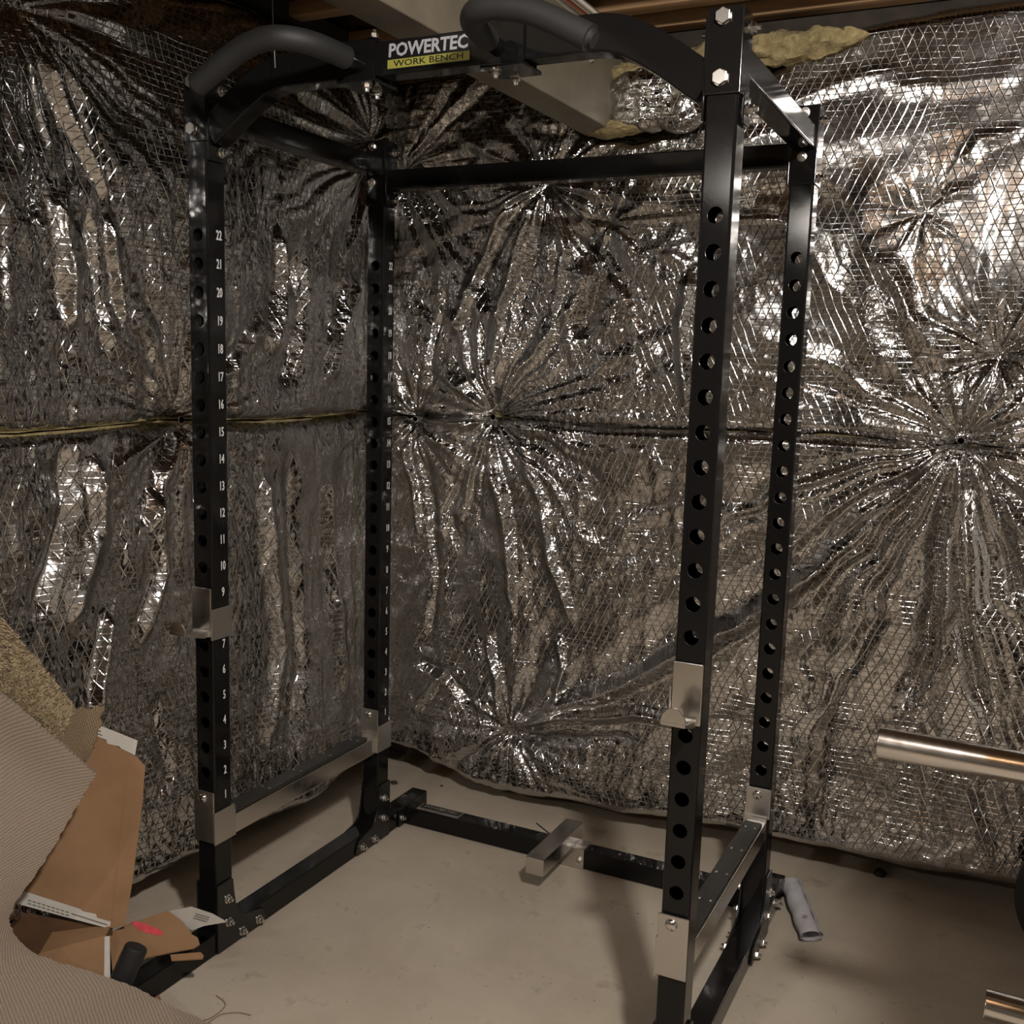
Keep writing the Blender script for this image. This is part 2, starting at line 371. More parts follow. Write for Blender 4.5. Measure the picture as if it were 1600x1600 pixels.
def blanket(name, label, wall, a0, a1, z0f, z1f, pins, strokes, aniso, rough, crum, seed, rolls=((.07, .05), (.07, .05)), base=None, we=.004):
    """foil faced blanket: a = coordinate along the wall, outline z0f(a)..z1f(a)"""
    nu = int((a1 - a0) / RES) + 1; zz0, zz1 = z0f(np.linspace(a0, a1, 50)).mean(), z1f(np.linspace(a0, a1, 50)).mean()
    nz = int((zz1 - zz0) / RES) + 1
    a = np.linspace(a0, a1, nu)[:, None] * np.ones((1, nz)); s_ = np.linspace(0, 1, nz)[None, :] * np.ones((nu, 1))
    lo, hi = z0f(a), z1f(a); z = lo + (hi - lo) * s_
    h = foil_height(a, z, seed, pins, strokes, aniso, rough, crum)
    wob = 1 + .5 * vnoise(a * 9, z * 0 + 3, seed + 5)
    for e, (dp, rr) in ((z - lo, rolls[0]), (hi - z, rolls[1])): h = h - dp * np.clip(1 - e / rr, 0, 1) ** 2.2 * wob
    if base is not None: h = h + base(a, z)
    h = np.maximum(h, -.10)
    root = thing(name, label, 'insulation', (X0 if wall == 'l' else (a0 + a1) / 2, (a0 + a1) / 2 if wall == 'l' else Y1, float(zz0)))
    def put(a_, z_, h_):
        return np.stack([-.275 + h_, a_, z_], -1) if wall == 'l' else np.stack([a_, 1.205 - h_, z_], -1)
    P = put(a, z, h).reshape(-1, 3)
    i = (np.arange(nu - 1)[:, None] * nz + np.arange(nz - 1)[None, :]).ravel()
    F = np.stack([i, i + nz, i + nz + 1, i + 1], -1)
    if wall == 'l': pass
    me = bpy.data.meshes.new('foil_facing'); me.vertices.add(len(P)); me.vertices.foreach_set('co', P.ravel())
    me.loops.add(F.size); me.loops.foreach_set('vertex_index', F.ravel()); me.polygons.add(len(F))
    me.polygons.foreach_set('loop_start', np.arange(len(F)) * 4)
    me.update(calc_edges=True)
    uvl = me.uv_layers.new(name='UVMap'); uvs = np.stack([a.ravel(), z.ravel()], -1)[F.ravel()]; uvl.data.foreach_set('uv', uvs.ravel())
    at_ = me.attributes.new('crumple', 'FLOAT', 'POINT'); at_.data.foreach_set('value', np.ascontiguousarray(crum(a, z).ravel().astype(np.float32)))
    me.shade_smooth(); me.materials.append(M['foil']); me.validate()
    link(bpy.data.objects.new('foil_facing', me), root)
    # glass wool behind the facing, showing at the edges
    b = B(); m = 60; pr = []
    for q in range(m + 1):
        aa = a0 + (a1 - a0) * q / m; qi = int(round(q / m * (nu - 1)))
        ring = []
        for k in range(11):
            ki = int(round(k / 10 * (nz - 1))); hh = min(h[max(0, qi - 6):qi + 7, max(0, ki - 14):ki + 15].min(), .0) - .02
            pz = z[qi, ki] + (.005 if k == 10 else -.004 if k == 0 else 0) + .002 * random.uniform(-1, 1) * (k in (0, 10))
            ring.append(b.bm.verts.new(put(aa, pz, (h[qi, ki] - we if k in (0, 10) else hh))))
        bk = -.140 if wall == 'l' else -.190
        ring.append(b.bm.verts.new(put(aa, hi[qi, 0], bk))); ring.append(b.bm.verts.new(put(aa, lo[qi, 0], bk)))
        pr.append(ring)
    for r0, r1 in zip(pr, pr[1:]):
        for k in range(13): b.bm.faces.new((r0[k], r0[(k + 1) % 13], r1[(k + 1) % 13], r1[k]))
    b.bm.faces.new(pr[0]); b.bm.faces.new(pr[-1][::-1])
    o = b.build('glass_wool', 'fibreglass', root); o['label'] = 'yellow glass wool behind the foil'
    for (pu, pz, R, nf, amp, dep) in pins:
        if dep > .03 and a0 < pu < a1 and zz0 - .03 < pz < zz1 + .03:
            c = Vector(put(np.array(pu), np.array(pz), np.array(-dep * .3)))
            n = Vector((1, 0, 0)) if wall == 'l' else Vector((0, -1, 0))
            B().cyl(c, c + n * .004, .010, seg=14, bev=.001).build('fastener_washer', 'white_strip', root)
    return root
def L(u, v): p = at(u, v, 'x', -.25); return (p[1], p[2])
def K(u, v): p = at(u, v, 'y', 1.18); return (p[0], p[2])
def interp(pts):
    pts = sorted(pts); xs, ys = [p[0] for p in pts], [p[1] for p in pts]
    return lambda a: np.interp(a, xs, ys)
def edge(fn, px): return interp([fn(*q) for q in px])
ZS = 1.293
# pins: position, reach, number of folds, amplitude, dimple depth
pl = [(*L(40, 5), .5, 44, .020, .03), (*L(300, 657), .34, 40, .05, .05), (*L(598, 640), .2, 30, .04, .045), (*L(600, 225), .35, 44, .055, .03), (*L(-200, 660), .3, 30, .05, .04)]
pk = [(*K(640, 655), .22, 34, .045, .05), (*K(762, 652), .36, 46, .050, .055), (*K(1500, 690), .62, 52, .066, .06), (*K(850, 285), .38, 40, .055, .02),
      (*K(1440, 330), .10, 22, .010, .01), (*K(620, 265), .35, 44, .05, .03), (*K(800, 1140), .3, 28, .05, .03), (*K(1560, 555), .14, 22, .04, .03), (*K(950, 345), .12, 16, .03, .02)]
sl = [([L(70, 75), L(110, 170), L(150, 250), L(188, 330)], .022, .036), ([L(95, 60), L(200, 330), L(240, 450), L(285, 530)], .05, -.018),
      ([L(100, 300), L(125, 420), L(130, 520)], .035, .030), ([L(150, 330), L(170, 470), L(185, 560)], .03, -.028), ([L(185, 330), L(200, 440), L(215, 520)], .022, .025),
      ([L(440, 350), L(450, 460), L(430, 560)], .04, .03), ([L(470, 380), L(480, 500), L(455, 620)], .05, -.035), ([L(560, 440), L(530, 530), L(520, 600)], .05, .035),
      ([L(160, 700), L(170, 830), L(120, 980)], .045, .03), ([L(110, 680), L(115, 820), L(70, 980)], .05, -.03), ([L(250, 760), L(262, 900), L(230, 1010)], .04, .03),
      ([L(420, 700), L(430, 850), L(445, 1010), L(420, 1180)], .05, .032), ([L(462, 680), L(470, 850), L(480, 1050), L(455, 1190)], .05, -.03),
      ([L(520, 720), L(530, 900), L(540, 1100)], .05, .03), ([L(250, 1100), L(270, 1210), L(250, 1260)], .03, -.02), ([L(180, 960), L(165, 1060), L(160, 1120)], .03, .03)]
sk = [([K(1480, 715), K(1350, 800), K(1240, 920), K(1100, 1005), K(960, 1075), K(800, 1125)], .045, .036), ([K(1440, 725), K(1330, 830), K(1240, 905)], .03, -.03),
      ([K(1490, 720), K(1465, 850), K(1450, 1000), K(1410, 1120)], .040, -.045), ([K(1505, 715), K(1495, 850), K(1500, 950), K(1540, 1130)], .035, -.04),
      ([K(1498, 720), K(1480, 870), K(1470, 1000)], .03, .03), ([K(1540, 720), K(1570, 860), K(1590, 960)], .035, -.035),
      ([K(1370, 390), K(1400, 450), K(1440, 520), K(1470, 560)], .05, .012), ([K(1600, 200), K(1530, 215), K(1500, 255)], .03, .005), ([K(1470, 300), K(1500, 295), K(1530, 300)], .03, .004),
      ([K(800, 660), K(840, 780), K(860, 880), K(890, 980)], .03, .02), ([K(750, 670), K(790, 820), K(800, 960)], .03, .022), ([K(735, 690), K(700, 800), K(710, 860)], .05, -.02),
      ([K(630, 690), K(645, 780), K(650, 840)], .022, .025), ([K(660, 700), K(680, 900), K(670, 1010)], .03, -.02),
      ([K(650, 1035), K(700, 1050), K(740, 1110)], .03, -.03), ([K(700, 1040), K(650, 1110)], .03, .03), ([K(760, 990), K(775, 1060), K(785, 1130)], .022, .028), ([K(870, 990), K(880, 1050), K(870, 1100)], .025, .02),
      ([K(790, 1130), K(880, 1118), K(1000, 1112), K(1090, 1125)], .028, .035), ([K(780, 1150), K(880, 1150), K(1000, 1150)], .03, -.02),
      ([K(800, 300), K(740, 420), K(700, 530)], .03, .03), ([K(830, 300), K(800, 420), K(770, 520)], .025, .03), ([K(860, 310), K(880, 390), K(860, 500)], .022, .03), ([K(900, 340), K(930, 430), K(900, 530)], .05, -.04),
      ([K(690, 440), K(670, 560), K(665, 600)], .025, -.02), ([K(1080, 420), K(1060, 500), K(1070, 640)], .03, .025), ([K(760, 560), K(770, 620)], .02, .02),
      ([K(950, 345), K(1090, 335), K(1220, 345)], .012, .010), ([K(1350, 130), K(1480, 125), K(1600, 115)], .05, .004), ([K(1180, 180), K(1300, 130), K(1420, 100)], .04, .004)]
lowL = edge(L, [(-300, 1520), (60, 1460), (200, 1400), (309, 1349), (364, 1318), (440, 1282), (467, 1270), (496, 1259), (527, 1228), (560, 1200), (600, 1180)])
lowK = interp([(-.3, .12), (-.11, .105), (.02, .060), (.146, .038), (.29, .036), (.52, .05), (.65, .052), (.86, .08), (1.17, .082), (1.3, .084), (1.5, .082), (1.82, .105), (2.7, .1)])
topL = edge(L, [(-300, -330), (100, -110), (250, -40), (390, 0), (490, 40), (600, 115)])
topK = interp([(-.3, 2.40), (.10, 2.41), (.30, 2.30), (.47, 2.165), (.60, 2.155), (.80, 2.20), (.9, 2.285), (1.03, 2.335), (1.12, 2.40), (1.3, 2.42), (1.6, 2.43), (2.7, 2.43)])
zs_l = lambda a: ZS + .006 * np.sin(a * 7) + 0 * a; zs_k = lambda a: ZS + .005 * np.sin(a * 6 + 1) + 0 * a
rl = lambda u, z: (1.0 + .4 * np.exp(-((z - 1.6) / .4) ** 2)) * (.3 + .7 / (1 + np.exp((z - 1.86) * 16))); rk = lambda u, z: .28 + .65 / (1 + np.exp((u - .75) * 6)) + .35 * np.exp(-((z - .1) / .15) ** 2)
rku = lambda u, z: .12 + .75 / (1 + np.exp((u - .75) * 7)) + .9 * np.exp(-((z - 2.2) / .1) ** 2) * (u < .9)
sg = lambda u, c, k: 1 / (1 + np.exp((u - c) * k))
cl = lambda u, z: .08 + .55 * np.exp(-((z - 1.58) / .24) ** 2) + .16 * sg(z, 1.28, 30) + (.12 + .25 * np.exp(-((z - 1.6) / .3) ** 2)) * sg(-u, -.1, 12)
cku = lambda u, z: .07 + .62 * sg(u, .62, 8) + .8 * np.exp(-((u - 1.33) / .10) ** 2 - ((z - 1.62) / .17) ** 2) + .35 * np.exp(-((z - 1.36) / .1) ** 2)
ck = lambda u, z: .22 + .40 * sg(u, .55, 6) + .25 * np.exp(-((z - .2) / .15) ** 2)
low_bulge = lambda a, z: .055 * np.exp(-(np.maximum(z - .1, 0) / .28) ** 2) + .012
blanket('insulation_blanket', 'upper foil-faced insulation blanket on the wall left of the rack', 'l', -1.7, 1.215, lambda a: zs_l(a) + .007, topL, pl, sl, (1.5, .45), rl, cl, 11, rolls=((.03, .03), (.06, .05)))
blanket('insulation_blanket', 'lower foil-faced insulation blanket on the left wall, below the yellow seam', 'l', -1.7, 1.20, lowL, lambda a: zs_l(a) - .006, pl, sl, (1.4, .5), rl, cl, 23, rolls=((.07, .05), (.03, .03)), base=lambda a, z: .03 * np.exp(-(np.maximum(z - .05, 0) / .3) ** 2))
blanket('insulation_blanket', 'upper foil-faced insulation blanket on the wall behind the rack, showing diamond scrim', 'b', -.285, 2.7, lambda a: zs_k(a) - .001, topK, pk, sk, (1.1, .75), rku, cku, 37, we=.03, rolls=((.03, .03), (.06, .05)))
blanket('insulation_blanket', 'lower foil-faced insulation blanket behind the rack, hanging just above the floor', 'b', -.30, 2.7, lowK, lambda a: zs_k(a) + .001, pk, sk, (1.1, .7), rk, ck, 53, we=.012, rolls=((.07, .05), (.03, .03)), base=low_bulge)

# loose foil flap beside the duct
def loose_flap():
    root = thing('insulation_scrap', 'small crumpled foil insulation scrap stuffed between the duct and the rack post', 'insulation', (.70, 1.12, 2.13))
    n = 46; b = B(); uvs = {}
    out = [K(955, 178), K(960, 140), K(1000, 112), K(1040, 112), K(1092, 150), K(1110, 185), K(1090, 207), K(1040, 206), K(1000, 206), K(965, 196)]
    cx, cz = np.mean([p[0] for p in out]), np.mean([p[1] for p in out])
    ang = np.array([math.atan2(p[1] - cz, p[0] - cx) for p in out]); rad = np.array([math.hypot(p[1] - cz, p[0] - cx) for p in out]); o_ = np.argsort(ang); ang, rad = ang[o_], rad[o_]
    rings = []
    for i in range(1, 20):
        f = i / 19; ring = []
        for k in range(72):
            a = -PI + 2 * PI * k / 72; r = np.interp(a, ang, rad, period=2 * PI) * f * .97
            u, z = cx + r * math.cos(a), cz + r * math.sin(a)
            U_, Z_ = np.array([u]), np.array([z])
            hh = .03 * math.sqrt(max(0, 1 - f ** 3)) + float(.014 * ridged(U_ * 10, Z_ * 10, 5)[0] + .009 * ridged(U_ * 26, Z_ * 26, 6)[0] + .004 * ridged(U_ * 60, Z_ * 60, 7)[0])
            ring.append(b.bm.verts.new((u, 1.13 - hh, z)))
        rings.append(ring)
    c = b.bm.verts.new((cx, 1.08, cz))
    for k in range(72): b.bm.faces.new((c, rings[0][k], rings[0][(k + 1) % 72]))
    for r0, r1 in zip(rings, rings[1:]):
        for k in range(72): b.bm.faces.new((r0[k], r1[k], r1[(k + 1) % 72], r0[(k + 1) % 72]))
    bk = [b.bm.verts.new((v.co.x, 1.16, v.co.z)) for v in rings[-1]]
    for k in range(72): b.bm.faces.new((rings[-1][k], bk[k], bk[(k + 1) % 72], rings[-1][(k + 1) % 72]))
    b.bm.faces.new(bk)
    ul = b.bm.loops.layers.uv.new('UVMap'); cr = b.bm.verts.layers.float.new('crumple')
    for v in b.bm.verts: v[cr] = .35
    for f in b.bm.faces:
        for l in f.loops: l[ul].uv = (l.vert.co.x, l.vert.co.z)
    b.build('foil_facing', 'foil', root)
    # tufts of wool round it
    for (x, y, z, sx_, sy_, sz_) in ((.64, 1.16, 2.315, .10, .05, .035), (.585, 1.17, 2.26, .045, .04, .06), (.56, 1.15, 2.165, .09, .05, .022), (.575, 1.17, 2.21, .03, .03, .05)):
        q = B(); bmesh.ops.create_icosphere(q.bm, subdivisions=4, radius=1)
        for v in q.bm.verts:
            n_ = vnoise(np.array([v.co.x * 2.3 + x * 9]), np.array([v.co.z * 2.3 + v.co.y * 1.7]), 8)[0] + .5 * vnoise(np.array([v.co.x * 6]), np.array([v.co.z * 6 + v.co.y * 4]), 9)[0]
            v.co = Vector((x + v.co.x * sx_ * (1 + .6 * n_), y + v.co.y * sy_ * (1 + .6 * n_), z + v.co.z * sz_ * (1 + .6 * n_)))
        q.build('wool_tuft', 'fibreglass', root)
loose_flap()
# exposed wool roll along the top of the back wall
def wool(label, x0, x1, y, zf, r, seed):
    b = B(); rings = []; m = int((x1 - x0) / .012)
    for i in range(m + 1):
        x = x0 + (x1 - x0) * i / m; rr = r * (1 - abs(2 * i / m - 1) ** 6) + .003; ring = []
        for k in range(18):
            a = 2 * PI * k / 18; n_ = vnoise(np.array([x * 20]), np.array([k * .6 + seed]), seed)[0] * .7 + vnoise(np.array([x * 60]), np.array([k * 1.7]), seed + 1)[0] * .35
            ring.append(b.bm.verts.new((x, y + math.cos(a) * rr * (1 + n_), zf(x) + math.sin(a) * rr * .8 * (1 + n_))))
        rings.append(ring)
    for r0, r1 in zip(rings, rings[1:]):
        for k in range(18): b.bm.faces.new((r0[k], r0[(k + 1) % 18], r1[(k + 1) % 18], r1[k]))
    b.bm.faces.new(rings[0][::-1]); b.bm.faces.new(rings[-1])
    return tag(b.build('wool_batt', 'fibreglass'), label, 'insulation')
wool('yellow glass wool batt exposed along the top of the back wall', .62, 1.24, 1.185, lambda x: 2.33 + .05 * (x - .62), .045, 3)

# ------------------------------------------------------------------ duct, cables, web strand
d = thing('ceiling_duct', 'long tan sheet-metal duct hanging below the joists, running to the back wall', 'duct', (.47, -1.8, 2.16))
def ductbox(y0, y1, dz=0.):
    b = B(); f = lambda y: .028 * (y / 1.2)
    vs = []
    for y in (y0, y1):
        for x, z in ((.412 + f(y), 2.158), (.516 + f(y), 2.158), (.516 + f(y), 2.448), (.412 + f(y), 2.448)): vs.append(b.bm.verts.new((x, y, z)))
    for q in ((0, 1, 5, 4), (1, 2, 6, 5), (2, 3, 7, 6), (3, 0, 4, 7), (3, 2, 1, 0), (4, 5, 6, 7)): b.bm.faces.new([vs[i] for i in q])
    bmesh.ops.bevel(b.bm, geom=list(b.bm.edges), offset=.002, segments=1, affect='EDGES')
    return b
ductbox(-4.4, 1.195).build('duct_body', 'duct_metal', d)
for y in (-.5, -1.8):
    f = .028 * (y / 1.2); B().box((.408 + f, y, 2.154), (.520 + f, y + .025, 2.452), .001).build('duct_seam', 'duct_metal', d)
for i, (dx, m) in enumerate(((0, 'cable_orange'), (.013, 'cable_white'), (.025, 'cable_white'), (-.022, 'cable_white'))):
    path = bez([(.585 + dx, -.6, 2.44), (.60 + dx, .2, 2.36), (.612 + dx, .62, 2.352), (.614 + dx, .76, 2.350), (.595 + dx, .85, 2.345), (.56, .94, 2.335 - dx), (.528, .97, 2.33 - dx)], 8)
    tag(B().tube(path, .005, 8).build('ceiling_cable', m), ('orange cable' if i == 0 else ['', 'white cable next to the orange one', 'white cable, outermost on the right', 'white cable, set apart to the left of the orange one'][i]) + ' hanging beside the tan duct', 'cable')
p0, p1 = at(425, -60, 'y', -.02), at(430, 106, 'y', -.02)
tag(B().tube(bez([p0, (p0 + p1) / 2 + np.array((-.002, 0, 0)), p1], 6), .0007, 5).build('web_strand', 'web'), 'thin dangling cobweb strand in front of the left pull-up handle', 'cobweb')

# ------------------------------------------------------------------ power rack
W, D, A, Bd = 1.1833, .7188, .057, .0594
ZH = lambda k: .406 + .0635 * (k - 1)
HR = .0145
rack = thing('power_rack', 'tall black steel power rack with numbered posts and a bent pull-up bar', 'rack', (W / 2, D / 2, 0))
def holed_post(x, y, z0, z1):
    """square tube with 22 round holes through front and back"""
    b = B(); bm = b.bm; r = .005; hw = A / 2; inner = hw - r
    pitch = .0635; zb, zt = ZH(1) - pitch / 2, ZH(22) + pitch / 2
    def plate(yy, sgn):
        n = 20
        def V(px, pz): return bm.verts.new((x + px, yy, pz))
        for k in range(1, 23):
            zc = ZH(k); ring, lip, sq = [], [], []
            for i in range(n):
                a = 2 * PI * (i + .5) / n; c, s_ = math.cos(a), math.sin(a)
                ring.append(V(HR * c, zc + HR * s_)); lip.append(bm.verts.new((x + HR * c, yy + sgn * .003, zc + HR * s_)))
                m = max(abs(c) / inner, abs(s_) / (pitch / 2)); sq.append((c / m, zc + s_ / m))
            # snap the nearest outline points to the corners
            for cx_, cz_ in ((1, 1), (1, -1), (-1, 1), (-1, -1)):
                cp = (cx_ * inner, zc + cz_ * pitch / 2); j = min(range(n), key=lambda q: math.dist(sq[q], cp)); sq[j] = cp
            sv = [V(*q) for q in sq]
            for i in range(n):
                j = (i + 1) % n; bm.faces.new((ring[i], ring[j], sv[j], sv[i])); bm.faces.new((ring[i], lip[i], lip[j], ring[j]))
        for a_, c_ in ((z0, zb), (zt, z1)): bm.faces.new([V(-inner, a_), V(inner, a_), V(inner, c_), V(-inner, c_)])
    plate(y, 1); plate(y + Bd, -1)
    prof = [];
    for cx_, cy_, a0 in ((inner, r, -90), (inner, Bd - r, 0)):
        for i in range(5):
            a = math.radians(a0 + 90 * i / 4); prof.append((cx_ + r * math.cos(a), cy_ + r * math.sin(a)))
    for sg in (1, -1):
        vs = [(bm.verts.new((x + sg * px, y + py, z0)), bm.verts.new((x + sg * px, y + py, z1))) for px, py in prof]
        for (a0, a1), (c0, c1) in zip(vs, vs[1:]): bm.faces.new((a0, c0, c1, a1))
    bm.faces.new([bm.verts.new((x + px, y + py, z1)) for px, py in ((-hw, r), (-inner, 0), (inner, 0), (hw, r), (hw, Bd - r), (inner, Bd), (-inner, Bd), (-hw, Bd - r))])
    bmesh.ops.remove_doubles(bm, verts=bm.verts, dist=.00005)
    return b
posts = {}
for n, (x, y) in dict(FL=(0, 0), BL=(0, D), FR=(W, 0), BR=(W, D)).items():
    p = holed_post(x, y, .058, 2.076).build('post', 'black_paint', rack, False); posts[n] = p
for n, y in (('FL', 0), ('BL', D)):
    for k in range(1, 23):
        inst('numeral', text_mesh(str(k), .030, 'white_print', offset=.0005, sx=.62), posts[n], (A / 2 + .0003, y + Bd * .62, ZH(k) + .001), (PI / 2, 0, PI / 2))
# top brackets, side beams, rear crossbar
for n, x, sgn in (('FL', 0, 1), ('FR', W, -1)):
    p = posts[n]
    br = B().box((x - A / 2 - .003, -.004, 1.940), (x + A / 2 + .003, Bd + .004, 2.083), .0025).build('top_bracket', 'black_paint', rack)
    for z in (2.066, 1.967): bolt(br, (x - (.006 if n == 'FL' else .003), -.004, z), '-y')
    xi = x + sgn * (A / 2 + .003); B().extrude([(0, 1.90), (.060, 1.90), (.060, 2.07), (0, 2.07)], ((xi, 0, 0), (0, 1, 0), (0, 0, 1)), .004 if sgn > 0 else -.004, .0008).build('bracket_tab', 'black_paint', rack)
    xs = xi + sgn * .004
    for z in (2.052, 1.921): bolt(br, (xs, .040, z), '+x' if sgn > 0 else '-x', capnut)
    xo = x - sgn * (A / 2 + .003)
    B().extrude([(.018, 1.895), (.060, 1.895), (.060, 1.945), (.018, 1.945)], ((xo, 0, 0), (0, 1, 0), (0, 0, 1)), -.004 if sgn > 0 else .004, .0008).build('bracket_tab', 'black_paint', rack)
    for z in (2.058, 1.923): bolt(br, (xo - sgn * .004 * (z < 2), .046, z), '-x' if sgn > 0 else '+x', capnut)
for n, x, sgn in (('BL', 0, 1), ('BR', W, -1)):
    br = B().box((x - A / 2 - .003, D - .004, 1.905), (x + A / 2 + .003, D + Bd + .004, 2.083), .0025).build('top_bracket', 'black_paint', rack)
    for z in (2.066, 1.968): bolt(br, (x - (.010 if n == 'BL' else .002), D - .004, z), '-y', capnut)
    for s2 in (1, -1):
        for z in (2.055, 1.925): bolt(br, (x + s2 * (A / 2 + .003), D + .042, z), '+x' if s2 > 0 else '-x', capnut)
    B().sweep([(x, Bd + .004, 2.010), (x, D - .004, 2.010)], rounded(.052, .052, .005), (0, 0, 1)).build('side_beam', 'black_paint', rack)
rc = B().sweep([(A / 2 + .003, D + .028, 1.975), (W - A / 2 - .003, D + .028, 1.975)], rounded(.054, .052, .005), (0, 0, 1)).build('rear_crossbar', 'black_paint', rack)
for s2 in (0, 1):
    x = A / 2 + .003 if s2 == 0 else W - A / 2 - .003
    B().box((min(x, x + (.005 if s2 == 0 else -.005)), D - .001, 1.905), (max(x, x + (.005 if s2 == 0 else -.005)), D + .058, 2.005), .001).build('end_plate', 'black_paint', rack)
half = [(.030, 1.961), (.07, 1.989), (.107, 2.015), (.155, 2.044), (.191, 2.060), (.232, 2.068), (.285, 2.069), (.36, 2.069)]
path = [(x, .028, z) for x, z in bez([(x, z, 0) for x, z in half], 4) for x, z in [(x, z)]] if False else [(p.x, .028, p.y) for p in bez([(x, z, 0) for x, z in half], 4)]
path = path + [(W - x, y, z) for x, y, z in path[::-1]]
bar = B().sweep(path, rounded(.051, .066, .004), (0, 1, 0)).build('pull_up_bar', 'black_paint', rack)
# brand label on the bar
lb = B().box((.500, .0012, 2.0445), (.686, .0026, 2.0935), 0).build('brand_label', 'label_black', rack)
o = inst('lettering', text_mesh('POWERTEC', .0345, 'silver_print', offset=.0010, shear=.06, sx=1.0), lb, (.592, .0011, 2.0795), (PI / 2, 0, 0))
ys_ = B().box((.500, .0004, 2.046), (.686, .0013, 2.0628), 0).build('label_band', 'yellow_print', lb)
inst('lettering', text_mesh('WORK BENCH', .0165, 'black_print', offset=.0001, sx=1.42), lb, (.593, .0003, 2.0542), (PI / 2, 0, 0))
def fit_x(me, wd):
    xs = [v.co.x for v in me.vertices]; k = wd / (max(xs) - min(xs)); me.transform(Matrix.Translation((-(max(xs) + min(xs)) / 2 * k, 0, 0)) @ Matrix.Diagonal((k, 1, 1, 1)))
fit_x(text_mesh('POWERTEC', .0345, 'silver_print', offset=.0010, shear=.06, sx=1.0), .180); fit_x(text_mesh('WORK BENCH', .0165, 'black_print', offset=.0001, sx=1.42), .158)
# angled handles with foam grips, each clamped to the bar
for sgn in (1, -1):
    fx = (lambda x: x) if sgn > 0 else (lambda x: W - x)
    ctrl = [(.748, .002, 2.060), (.752, -.06, 2.063), (.765, -.135, 2.066), (.800, -.180, 2.068), (.850, -.188, 2.066), (.915, -.186, 2.048), (1.018, -.184, 1.996)]
    pth = [Vector((fx(p.x), p.y, p.z)) for p in bez(ctrl, 6)]
    h = B().tube(pth[:8], .016, 16).build('handle', 'black_paint', rack)
    g = B(); g.tube(pth[4:], .0222, 20); bmesh.ops.bevel(g.bm, geom=[e for e in g.bm.edges if any(len(f.verts) > 4 for f in e.link_faces)], offset=.009, segments=3, affect='EDGES')
    g.build('foam_grip', 'foam_grip', h)
    xa, xb = sorted((fx(.712), fx(.802)))
    c = B().box((xa, -.004, 2.031), (xb, .0012, 2.108), .001).box((xa, .0545, 2.031), (xb, .059, 2.108), .001).box((xa, -.004, 2.1035), (xb, .059, 2.108), .001).build('clamp', 'black_paint', rack)
    B().box((xa, -.006, 2.0265), (xb, .082, 2.0335), .001).build('clamp_plate', 'black_paint', rack)
    bolt(c, (fx(.738), .010, 2.0265), '-z', capnut); bolt(c, (fx(.752), .068, 2.0265), '-z', capnut)
    bolt(c, (fx(.718), .004, 2.108), '+z', capnut)
# base rails, gussets, rear base bar
for x, sgn in ((0, 1), (W, -1)):
    rail = B().box((x - .0285, -.30, .0005), (x + .0285, 1.02, .058), .004).build('base_rail', 'black_paint', rack)
    for y, dr in ((0, 1), (D, -1)):
        prof = [(-.002, .004), (.175, .004), (.182, .012), (.168, .046), (.140, .054), (.098, .060), (.078, .076), (.064, .108), (.058, .150), (.056, .178), (.050, .182), (-.002, .182)]
        if dr < 0: prof = [(Bd - a, b_) for a, b_ in prof][::-1]
        for s2 in (1, -1):
            xs = x + s2 * (.0285 + .0005)
            g = B().extrude(prof, ((xs, y, 0), (0, 1, 0), (0, 0, 1)), .005 * s2, .0008).build('gusset', 'black_plate', rack)
            for a, z in ((.033, .135), (.036, .072), (.086, .023), (.150, .023)):
                bolt(g, (xs + .005 * s2, y + (a if dr > 0 else Bd - a), z), '+x' if s2 > 0 else '-x', capnut)
rb = B().box((.034, .870, .0005), (W - .034, .928, .058), .004).build('rear_base_bar', 'black_paint', rack)
for x, sg in ((.0295, 1), (W - .0295, -1)):
    f = B().box((min(x, x + .006 * sg), .835, .003), (max(x, x + .006 * sg), .965, .06), .001).build('end_flange', 'black_plate', rack)
    for y in (.850, .950): bolt(f, (x + .006 * sg, y, .03), '+x' if sg > 0 else '-x', capnut)
    bolt(f, (x - sg * .058, .9, .03), '-x' if sg > 0 else '+x', capnut)
lp = B().box((.073, .878, .0580), (.222, .923, .0592)).build('name_plate', 'plate_silver', rack)
B().box((.077, .890, .0590), (.218, .920, .0597)).build('plate_field', 'label_black', lp)
me = text_mesh('POWERTEC', .022, 'plate_silver', offset=.0004); fit_x(me, .120); inst('lettering', me, lp, (.148, .905, .0599), (0, 0, 0))
sv = B().box((.562, .8665, .001), (.655, .9315, .0625), .002).build('chrome_sleeve', 'chrome', rack)
bolt(sv, (.640, .8665, .026), '-y', capnut)
B().box((.563, .655, .0622), (.619, .945, .1125), .003).build('chrome_mount_tube', 'chrome', rack)
B().box((.622, .888, .0625), (.650, .894, .066), .001).build('weld_bead', 'chrome', rack)
B().tube(bez([(.555, .915, .045), (.525, .94, .047), (.505, .94, .054), (.466, .94, .0747)], 5), .0022, 6).build('zip_tie_tail', 'black_plate', rack)

